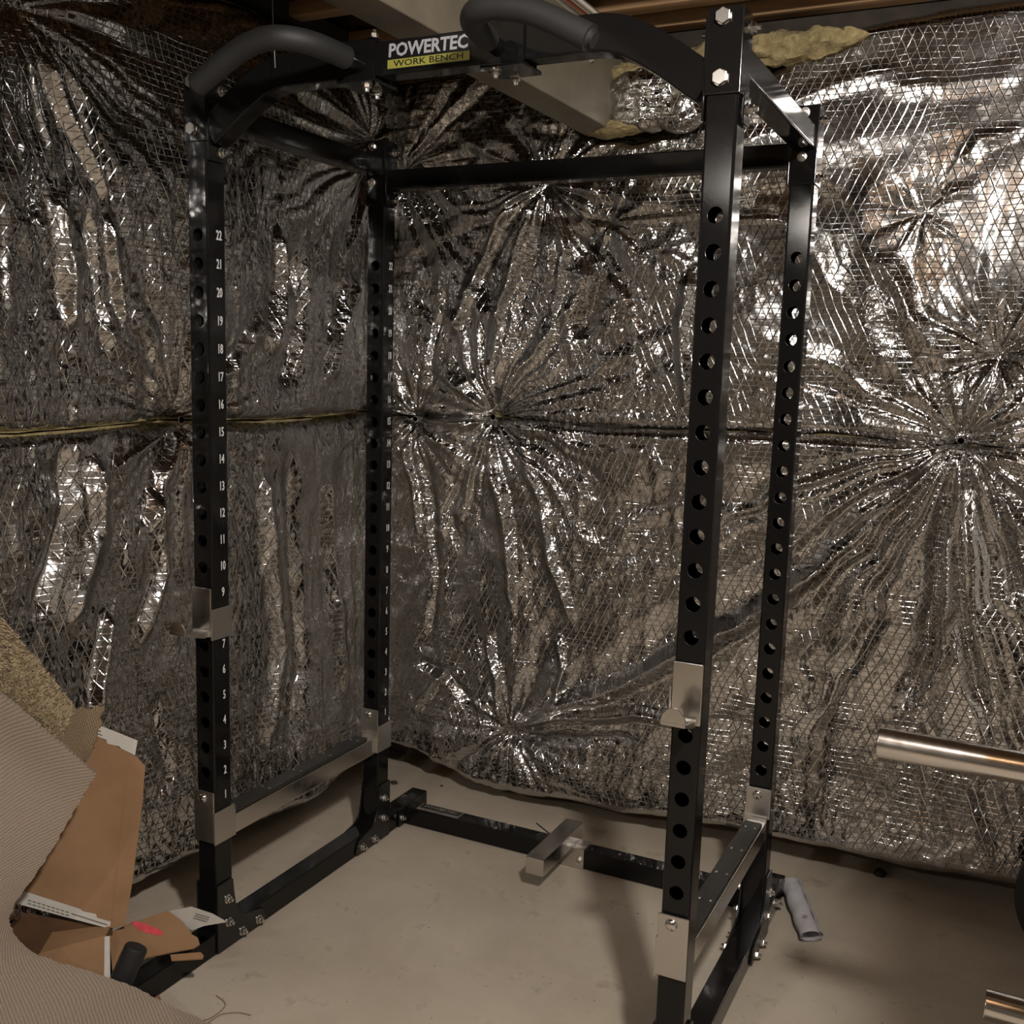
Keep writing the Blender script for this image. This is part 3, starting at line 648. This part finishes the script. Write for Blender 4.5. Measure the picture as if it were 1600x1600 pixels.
# ------------------------------------------------------------------ J-hooks
for x, sgn, lab in ((0, 1, 'chrome J-hook on the left front post, between numbers 7 and 9'), (W, -1, 'chrome J-hook on the right front post, above the safety bar')):
    j = thing('j_hook', lab, 'hook', (x, 0, .81), 'J-hooks on the front posts')
    B().box((x - .029, -.0085, .812), (x + .0295, -.0035, .931), .0022).build('back_plate', 'chrome', j)
    B().extrude([(0, .815), (-.018, .813), (-.055, .824), (-.082, .832), (-.082, .838), (-.055, .832), (-.018, .824), (0, .830)], ((x - .0235, -.006, 0), (0, 1, 0), (0, 0, 1)), .047, .001).build('cradle', 'chrome', j)
    n = 16; B().extrude([(.0235 * math.cos(PI * i / n), .030 * math.sin(PI * i / n)) for i in range(n + 1)][::-1] if False else [(.0235 * math.cos(PI * i / n), .032 * math.sin(PI * i / n)) for i in range(n + 1)], ((x, -.082, .834), (1, 0, 0), (0, 0, 1)), .005, .0008).build('end_lip', 'chrome', j)
    xs = x + sgn * (A / 2 + .0008)
    B().box((min(xs, xs + sgn * .005), -.0085, .805), (max(xs, xs + sgn * .005), .0605, .8805), .0015).build('side_strap', 'satin_steel', j)
    B().cyl((x, -.0034, ZH(8) + .02), (x, .055, ZH(8) + .02), .009, seg=14).build('pin', 'zinc', j)

# ------------------------------------------------------------------ safety bars
for x, sgn, lab in ((0, 1, 'chrome safety bar with black rubber top on the left side of the rack'), (W, -1, 'chrome safety bar with black rubber top on the right side of the rack')):
    s_ = thing('safety_bar', lab, 'safety bar', (x, D / 2, .29), 'safety bars of the rack')
    B().box((x - .024, Bd + .006, .288), (x + .024, D - .012, .340), .003).build('rail', 'chrome', s_)
    pad = B().box((x - .022, Bd + .012, .3405), (x + .022, D - .05, .352), .002).build('rubber_pad', 'rubber_pad', s_)
    for i in range(5):
        for dx in (-.012, .012): inst('screw', screw, pad, (x + dx, .09 + i * .135, .352))
    xs = x + sgn * (A / 2 + .0008)
    for y, zl, zs in ((0, .295, .375), (D, .345, .372)):
        B().box((x - .0315, y - .0085, zl), (x + .0305, y - .0035, .425), .0022).build('hook_plate', 'satin_steel', s_)
        inst('rivet', domebolt, s_, (x - .004, y - .0085, .406), FACE['-y'])
        B().box((min(xs, xs + sgn * .005), y - .0085, .291), (max(xs, xs + sgn * .005), y + Bd + .004, .375), .0015).build('side_strap', 'satin_steel', s_)
        B().cyl((x, y - .0034, .406), (x, y + .05, .406), .009, seg=14).build('pin', 'zinc', s_)
    B().box((min(x, xs + sgn * .005), Bd + .002, .291), (max(x, xs + sgn * .005), Bd + .0075, .360), .001).build('end_web', 'satin_steel', s_)
    B().box((min(x - sgn * .024, xs + sgn * .005), D - .0125, .291), (max(x - sgn * .024, xs + sgn * .005), D - .0085, .352), .001).build('end_web', 'satin_steel', s_)

# ------------------------------------------------------------------ carpets and cardboard, lower left
def sheet(rows, thick, mat, name, parent=None, n=10, uvs=1.0, jag=0, edge_noise=0):
    """smooth sheet through a grid of 3d control points, given thickness"""
    fine = [bez([tuple(p) for p in r], n) for r in rows]; cols = list(zip(*fine)); g = [bez([tuple(p) for p in c], n) for c in cols]   # g[j][i]
    b = B(); nu, nv = len(g), len(g[0]); P = [[Vector(g[j][i]) for i in range(nv)] for j in range(nu)]
    N = [[None] * nv for _ in range(nu)]
    for j in range(nu):
        for i in range(nv):
            a = P[min(j + 1, nu - 1)][i] - P[max(j - 1, 0)][i]; c = P[j][min(i + 1, nv - 1)] - P[j][max(i - 1, 0)]
            N[j][i] = a.cross(c).normalized()
            if N[j][i].dot(Vector(CAM) - P[j][i]) < 0: N[j][i] = -N[j][i]
    if jag:
        for j in range(nu):
            for i in (0, nv - 1): P[j][i] += (P[j][i] - P[j][1 if i == 0 else nv - 2]).normalized() * random.uniform(-jag, jag)
        for i in range(nv):
            for j in (0, nu - 1): P[j][i] += (P[j][i] - P[1 if j == 0 else nu - 2][i]).normalized() * random.uniform(-jag, jag)
    V0 = [[b.bm.verts.new(P[j][i]) for i in range(nv)] for j in range(nu)]; V1 = [[b.bm.verts.new(P[j][i] - N[j][i] * thick) for i in range(nv)] for j in range(nu)]
    ul = b.bm.loops.layers.uv.new('UVMap')
    lu = [0]; lv = [0]
    for j in range(1, nu): lu.append(lu[-1] + (P[j][nv // 2] - P[j - 1][nv // 2]).length)
    for i in range(1, nv): lv.append(lv[-1] + (P[nu // 2][i] - P[nu // 2][i - 1]).length)
    def face(vs, ids):
        f = b.bm.faces.new(vs)
        for l, (j, i) in zip(f.loops, ids): l[ul].uv = (lu[j] * uvs, lv[i] * uvs)
    for j in range(nu - 1):
        for i in range(nv - 1):
            ids = [(j, i), (j + 1, i), (j + 1, i + 1), (j, i + 1)]
            face([V0[a][c] for a, c in ids], ids); face([V1[a][c] for a, c in ids[::-1]], ids[::-1])
    ring = [(j, 0) for j in range(nu)] + [(nu - 1, i) for i in range(1, nv)] + [(j, nv - 1) for j in range(nu - 2, -1, -1)] + [(0, i) for i in range(nv - 2, 0, -1)]
    for q, r in zip(ring, ring[1:] + ring[:1]): face([V0[q[0]][q[1]], V0[r[0]][r[1]], V1[r[0]][r[1]], V1[q[0]][q[1]]], [q, r, r, q])
    return b.build(name, mat, parent), P, N
rows = [[pd(150, 1209, 2.24), pd(0, 1083, 2.17), pd(-160, 948, 2.06)],
        [pd(118, 1265, 2.235), pd(-20, 1170, 2.19), pd(-170, 1070, 2.03)],
        [pd(70, 1345, 2.21), pd(-50, 1280, 2.15), pd(-190, 1220, 2.0)],
        [pd(24, 1412, 2.19), pd(-80, 1380, 2.11), pd(-210, 1350, 2.03)],
        [pd(18, 1450, 2.19), pd(-90, 1460, 2.08), pd(-220, 1470, 1.98)],
        [pd(62, 1492, 2.22), pd(-60, 1550, 2.08), pd(-200, 1600, 1.95)],
        [pd(180, 1530, 2.27), pd(40, 1620, 2.12), pd(-100, 1710, 1.98)],
        [pd(262, 1568, 2.315), pd(140, 1670, 2.16), pd(0, 1780, 2.0)],
        [pd(335, 1606, 2.305), pd(230, 1710, 2.15), pd(100, 1820, 2.01)]]
for r in rows:
    for p in r: p[2] = max(p[2], .013); p[0] = max(p[0], -.19)
cp, _, _ = sheet(rows, .011, 'carpet_ribbed', 'folded_carpet', n=12, jag=.0022)
tag(cp, 'large folded carpet, ribbed tan backing outward, in the lower left corner', 'carpet')
# loose yarn at its corner
for k, pts in enumerate(([(300, 1598), (330, 1590), (352, 1570), (338, 1555)], [(322, 1600), (345, 1585), (372, 1582), (392, 1586)])):
    tag(B().tube(bez([at(u, v, 'z', .003) for u, v in pts], 6), .0012, 5).build('yarn_strand', 'carpet_scrap'), ['frayed yarn strand curling up on the floor by the carpet corner', 'frayed yarn strand lying straight on the floor by the carpet corner'][k], 'yarn')
pr = [[pd(-90, 895, 2.20), pd(30, 1006, 2.31), pd(72, 1050, 2.32), pd(116, 1108, 2.33)],
      [pd(-100, 945, 2.17), pd(0, 1040, 2.26), pd(45, 1085, 2.27), pd(104, 1132, 2.29)],
      [pd(-110, 1000, 2.14), pd(-20, 1085, 2.23), pd(20, 1120, 2.25), pd(92, 1160, 2.27)]]
for r in pr:
    for p in r: p[0] = max(p[0], -.225)
rem = thing('carpet_remnant', 'beige carpet remnant with the pile side out, behind the folded carpet', 'carpet', tuple(pd(0, 1200, 2.3)))
_, P, N = sheet(pr, .012, 'carpet_scrap', 'backing', rem, n=12)
b = B()
for _ in range(9000):
    j = random.random() * (len(P) - 1.001); i = random.random() * (len(P[0]) - 1.001); ji, ii = int(j), int(i)
    p = P[ji][ii].lerp(P[ji + 1][ii], j - ji).lerp(P[ji][ii + 1].lerp(P[ji + 1][ii + 1], j - ji), i - ii); n_ = N[ji][ii]
    q = Vector((random.uniform(-1, 1), random.uniform(-1, 1), random.uniform(-1, 1))); dr = (n_ + q * .55).normalized(); sd = dr.cross(q).normalized() * .0016
    b.bm.faces.new([b.bm.verts.new(p + sd), b.bm.verts.new(p - sd), b.bm.verts.new(p + dr * random.uniform(.006, .012))])
tag(b.build('pile', 'carpet_pile', rem, False), 'cut beige pile', kind='stuff')
sr = [[pd(108, 1106, 2.36), pd(135, 1106, 2.365), pd(162, 1103, 2.37)], [pd(100, 1135, 2.345), pd(125, 1140, 2.35), pd(154, 1140, 2.355)], [pd(92, 1165, 2.33), pd(118, 1180, 2.335), pd(143, 1172, 2.34)], [pd(100, 1200, 2.32), pd(120, 1196, 2.325), pd(134, 1186, 2.33)]]
sc_, _, _ = sheet(sr, .006, 'carpet_scrap', 'carpet_scrap', n=6, jag=.004); tag(sc_, 'small frayed grey-brown carpet scrap poking up between remnant and cardboard', 'carpet')

def panel(pts, mat, name, parent=None, thick=.004, seg=1):
    """flat thick polygon through 3d points"""
    P = [Vector(p) for p in pts]; b = B(); n = Vector((0, 0, 0))
    for i in range(len(P)): n += (P[i] - P[0]).cross(P[(i + 1) % len(P)] - P[0])
    n.normalize(); c = sum(P, Vector()) / len(P)
    if n.dot(Vector(CAM) - c) < 0: n = -n
    a = [b.bm.verts.new(p) for p in P]; d_ = [b.bm.verts.new(p - n * thick) for p in P]
    b.bm.faces.new(a); b.bm.faces.new(d_[::-1])
    for i in range(len(P)): b.bm.faces.new((a[i], a[(i + 1) % len(P)], d_[(i + 1) % len(P)], d_[i]))
    return b.build(name, mat, parent, False), n, c
box = thing('cardboard_box', 'torn open brown cardboard box with one tall flap upright, left of the rack', 'box', tuple(pd(130, 1560, 2.45) * np.array((1, 1, 0))))
def on(u, v, P0, P1, P2):                   # a pixel's point on the plane of three points
    P0, P1, P2 = (np.array(k) for k in (P0, P1, P2)); n = np.cross(P1 - P0, P2 - P0); d_ = ray(u, v); return CAM + d_ * (np.dot(P0 - CAM, n) / np.dot(d_, n))
T0, T1, T2 = pd(40, 1400, 2.38), pd(195, 1450, 2.42), pd(222, 1190, 2.49)
tall = lambda u, v: on(u, v, T0, T1, T2)
f1, n1, _ = panel([tall(*q) for q in ((18, 1395), (55, 1345), (128, 1180), (152, 1150), (214, 1183), (227, 1197), (222, 1260), (208, 1370), (196, 1446), (172, 1450))], 'cardboard', 'upright_flap', box)
off = np.array(n1) * .0015
tl = lambda u, v: tall(u, v) + off
panel([tl(*q) for q in ((150, 1131), (215, 1157), (211, 1180), (190, 1170), (186, 1166), (168, 1162), (166, 1156), (147, 1148))], 'white_strip', 'printed_strip', f1, .0015)
panel([tl(*q) for q in ((33, 1391), (125, 1420), (130, 1424), (150, 1428), (152, 1434), (173, 1440), (172, 1451), (100, 1432), (24, 1411))], 'white_strip', 'printed_strip', f1, .0015)
def print_line(a, c, wdt, parent, P, mat='paper_print', k=None):
    a, c = np.array(a, float), np.array(c, float); n = k or 1
    for i in range(n):
        s0, s1 = a + (c - a) * i / n, a + (c - a) * (i + .72 if k else i + 1) / n; q = np.array((-(c - a)[1], (c - a)[0])); q = q / np.linalg.norm(q) * wdt / 2
        panel([P(*(s0 + q)) + off, P(*(s1 + q)) + off, P(*(s1 - q)) + off, P(*(s0 - q)) + off], mat, 'print', parent, .0002)
print_line((112, 1427), (168, 1445), 1.6, f1, tl)
for k in range(2): print_line((44, 1406 + k * 5), (110, 1426 + k * 5), 1.5, f1, tl, k=9)
print_line((150, 1140), (158, 1143), 2, f1, tl); print_line((150, 1145), (160, 1149), 1.6, f1, tl)
# crease lines on the flap
panel([tl(*q) for q in ((199, 1200), (201, 1200), (176, 1440), (174, 1440))], 'cardboard', 'crease', f1, .0006)
# box body on the floor behind the carpet: four walls and a base
bx = [np.array((*pd(20, 1450, 2.40)[:2], 0)), np.array((*pd(175, 1452, 2.42)[:2], 0)), np.array((-.02 - .035, -.42, 0)), np.array((-.235, -.52, 0))]
zt = float(T1[2])
up = np.array((0, 0, 1))
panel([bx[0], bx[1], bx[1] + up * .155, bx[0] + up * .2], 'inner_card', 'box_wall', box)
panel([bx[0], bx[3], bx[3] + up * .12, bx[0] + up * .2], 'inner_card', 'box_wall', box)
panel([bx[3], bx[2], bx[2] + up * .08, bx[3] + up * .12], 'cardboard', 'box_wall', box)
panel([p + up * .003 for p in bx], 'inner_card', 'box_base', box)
# torn flap lying over the rail, with the pink mark
G0, G1, G2 = pd(150, 1475, 2.40), pd(315, 1488, 2.405), pd(270, 1420, 2.50)
G = lambda u, v: on(u, v, G0, G1, G2)
f2, n2, _ = panel([G(*q) for q in ((170, 1458), (200, 1444), (262, 1423), (270, 1428), (285, 1440), (300, 1460), (309, 1465), (312, 1475), (303, 1481), (270, 1487), (228, 1496), (210, 1506), (176, 1520))], 'cardboard', 'torn_flap', box)
o2 = np.array(n2) * .0012
bl = [(204, 1441), (214, 1440), (232, 1446), (250, 1453), (256, 1459), (250, 1462), (232, 1459), (216, 1452)]
panel([G(*q) + o2 for q in bl], 'pink_paint', 'pink_mark', f2, .001)
H0, H1, H2 = pd(270, 1426, 2.49), pd(352, 1441, 2.43), pd(298, 1417, 2.47)
Hh = lambda u, v: on(u, v, H0, H1, H2)
f3, n3, _ = panel([Hh(*q) for q in ((262, 1424), (297, 1417), (330, 1428), (353, 1441), (318, 1447), (300, 1454), (284, 1444))], 'white_strip', 'label_flap', box)
B_o = np.array(n3) * .001
for k in range(3):
    u0 = 306 - k * 2; panel([Hh(u0, 1427 + k * 3.2) + B_o, Hh(u0 + 22, 1433 + k * 3.2) + B_o, Hh(u0 + 22, 1434.4 + k * 3.2) + B_o, Hh(u0, 1428.4 + k * 3.2) + B_o], 'paper_print', 'print', f3, .0002)
panel([G(*q) + np.array((0, -.004, -.01)) for q in ((268, 1484), (315, 1480), (320, 1485), (318, 1490), (270, 1493))], 'cardboard', 'torn_strip', box)
# second small carton inside
Q0, Q1, Q2 = pd(65, 1500, 2.33), pd(165, 1462, 2.38), pd(165, 1530, 2.33)
Q = lambda u, v: on(u, v, Q0, Q1, Q2)
ct = thing('small_carton', 'small orange-brown carton with a white edge, inside the torn cardboard box', 'box', tuple(Q(120, 1500)))
panel([Q(*q) for q in ((60, 1490), (165, 1461), (166, 1540), (100, 1540))], 'cardboard', 'carton_side', ct)
panel([Q(*q) + np.array((.002, -.003, 0)) for q in ((164, 1462), (172, 1461), (173, 1540), (163, 1540))], 'white_strip', 'white_edge', ct)
panel([Q(62, 1489), Q(165, 1460), Q(165, 1460) + np.array((-.05, .09, .01)), Q(62, 1489) + np.array((-.05, .09, .01))], 'cardboard', 'carton_top', ct)
# black foam-covered tube
a, c = pd(184, 1545, 2.335), pd(214, 1478, 2.345)
tag(B().cyl(a, c, .026, seg=24, bev=.006).build('foam_tube', 'foam_grip'), 'short black foam tube leaning beside the small carton', 'tube')
tag(panel([at(u, v, 'z', .004) for u, v in ((185, 1540), (198, 1522), (220, 1532), (250, 1556), (256, 1572), (225, 1572))], 'cardboard', 'cardboard_scrap')[0], 'flat cardboard scrap on the floor at the carpet edge', 'cardboard')

# ------------------------------------------------------------------ rolled paper by the rear right foot
root = thing('rolled_paper', 'rolled white paper sheet on the floor by the right rear foot', 'paper', (1.275, .95, 0))
e0, e1 = Vector((1.222, 1.045, .030)), Vector((1.327, .785, .026)); ax = (e1 - e0).normalized(); sd = ax.cross(Vector((0, 0, 1))).normalized(); upv = sd.cross(ax)
b = B(); rings = []
for i in range(25):
    p = e0.lerp(e1, i / 24); ring = []
    for k in range(34):
        a = 2 * PI * 1.7 * k / 33 + 2.2; r = (.0275 - .006 * k / 33) * (1 + .06 * math.sin(i * .8 + k * .5)); fl = .82
        ring.append(b.bm.verts.new(p + sd * math.cos(a) * r * 1.15 + upv * math.sin(a) * r * fl + ax * (.012 * math.sin(a + .5) if i in (0, 24) else 0)))
    rings.append(ring)
for r0, r1 in zip(rings, rings[1:]):
    for k in range(33): b.bm.faces.new((r0[k], r0[k + 1], r1[k + 1], r1[k]))
bmesh.ops.solidify(b.bm, geom=b.bm.faces[:], thickness=.0006)
pp = b.build('sheet', 'paper', root)
lo = min(v.co.z for v in pp.data.vertices)
for v in pp.data.vertices: v.co.z -= lo - .001
B().extrude([(0, 0), (.012, .003), (.014, .009), (.004, .006)], (tuple(e1 + upv * .026 - ax * .045), tuple(sd), tuple(-ax)), .0005).build('print_mark', 'paper_print', root)

# ------------------------------------------------------------------ plate-loaded gym machine at the right edge
gm = thing('gym_machine', 'gym machine at the right edge with two round chrome weight pegs', 'machine', (2.05, -.25, 0))
pe0, pe1 = at(1372, 1159, 'y', -.08), at(1600, 1204, 'y', -.08)
q0 = at(1538, 1568, 'y', -.02)
for e0, L_, r in ((pe0, 2.02, .0255), (q0, 2.02, .0255)):
    p = B().cyl(e0, (L_, e0[1], e0[2] - .004), r, seg=40, bev=.002).build('weight_peg', 'chrome', gm)
B().box((1.99, -.12, 0), (2.06, -.0, 1.25), .004).build('upright', 'black_paint', gm)
B().box((1.99, -1.0, 1.20), (2.06, -.0, 1.27), .004).build('top_arm', 'black_paint', gm)
B().box((1.99, -1.05, .0), (2.06, .1, .06), .004).build('base_rail', 'black_paint', gm)
B().box((1.99, -1.05, 0), (2.06, -.98, 1.90), .004).build('upright', 'black_paint', gm)
B().box((1.795, -.78, .95), (2.30, -.70, 1.93), .02, 3).build('shadow_pad', 'vinyl', gm)  # unseen pad, added and sized to shade the floor and lower wall
B().box((2.03, -.74, .9), (2.1, -.66, 1.7), .004).build('pad_post', 'black_paint', gm)
for k in range(3):
    B().cyl((2.08 + k * .04, -.06, .75), (2.11 + k * .04, -.06, .75), .20, seg=40, bev=.006).build('weight_plate', 'iron', gm)

pc = at(1581, 1430, 'y', .95)
wp = thing('weight_plate', 'black round weight plate standing on the floor at the right edge', 'weight plate', (pc[0] + .2, .95, 0))
B().cyl((pc[0] + .2, .935, .2), (pc[0] + .2, .965, .2), .2, seg=56, bev=.006).build('disc', 'iron', wp)
B().cyl((pc[0] + .2, .93, .2), (pc[0] + .2, .97, .2), .045, seg=32, bev=.003).build('hub', 'iron', wp)

# ------------------------------------------------------------------ floor bits
for k, (u, v, r, lab) in enumerate(((616, 1223, .014, 'flat dark chip on the floor behind the left rear post'), (1375, 1366, .018, 'round black plug on the floor under the back wall insulation'), (600, 1204, .006, 'tiny dark grain on the floor in the rear left corner'), (690, 1227, .006, 'tiny dark grain on the floor in front of the back wall'))):
    p = at(u, v, 'z', .004); b = B(); bmesh.ops.create_icosphere(b.bm, subdivisions=2, radius=1)
    for vv in b.bm.verts: vv.co = Vector((p[0] + vv.co.x * r * random.uniform(.75, 1.15), p[1] + vv.co.y * r * random.uniform(.7, 1.1), max(0, .4 * r + vv.co.z * r * (.4 if k != 1 else .9))))
    tag(b.build('floor_debris', 'debris' if k != 1 else 'foam_grip'), lab, 'debris')

# ------------------------------------------------------------------ ceiling lamps (bare bulbs, the farther one added as fill light, outside the picture)
for k, (p, e, r) in enumerate(LAMPS):
    lt = thing('ceiling_lamp', ['bare bulb ceiling lamp nearest the gym machine', 'added fill light, an unseen bare bulb deeper in the basement'][k], 'lamp', (p[0], p[1], p[2]))
    B().cyl((p[0], p[1], p[2] + .06), (p[0], p[1], p[2] + .1), .03, .055, seg=24).build('lamp_holder', 'porcelain', lt)
    ld = bpy.data.lights.new('bulb', 'POINT'); ld.energy = e; ld.shadow_soft_size = r; ld.color = (1, .958, .905)
    o = bpy.data.objects.new('bulb', ld); o.location = p; link(o, lt)
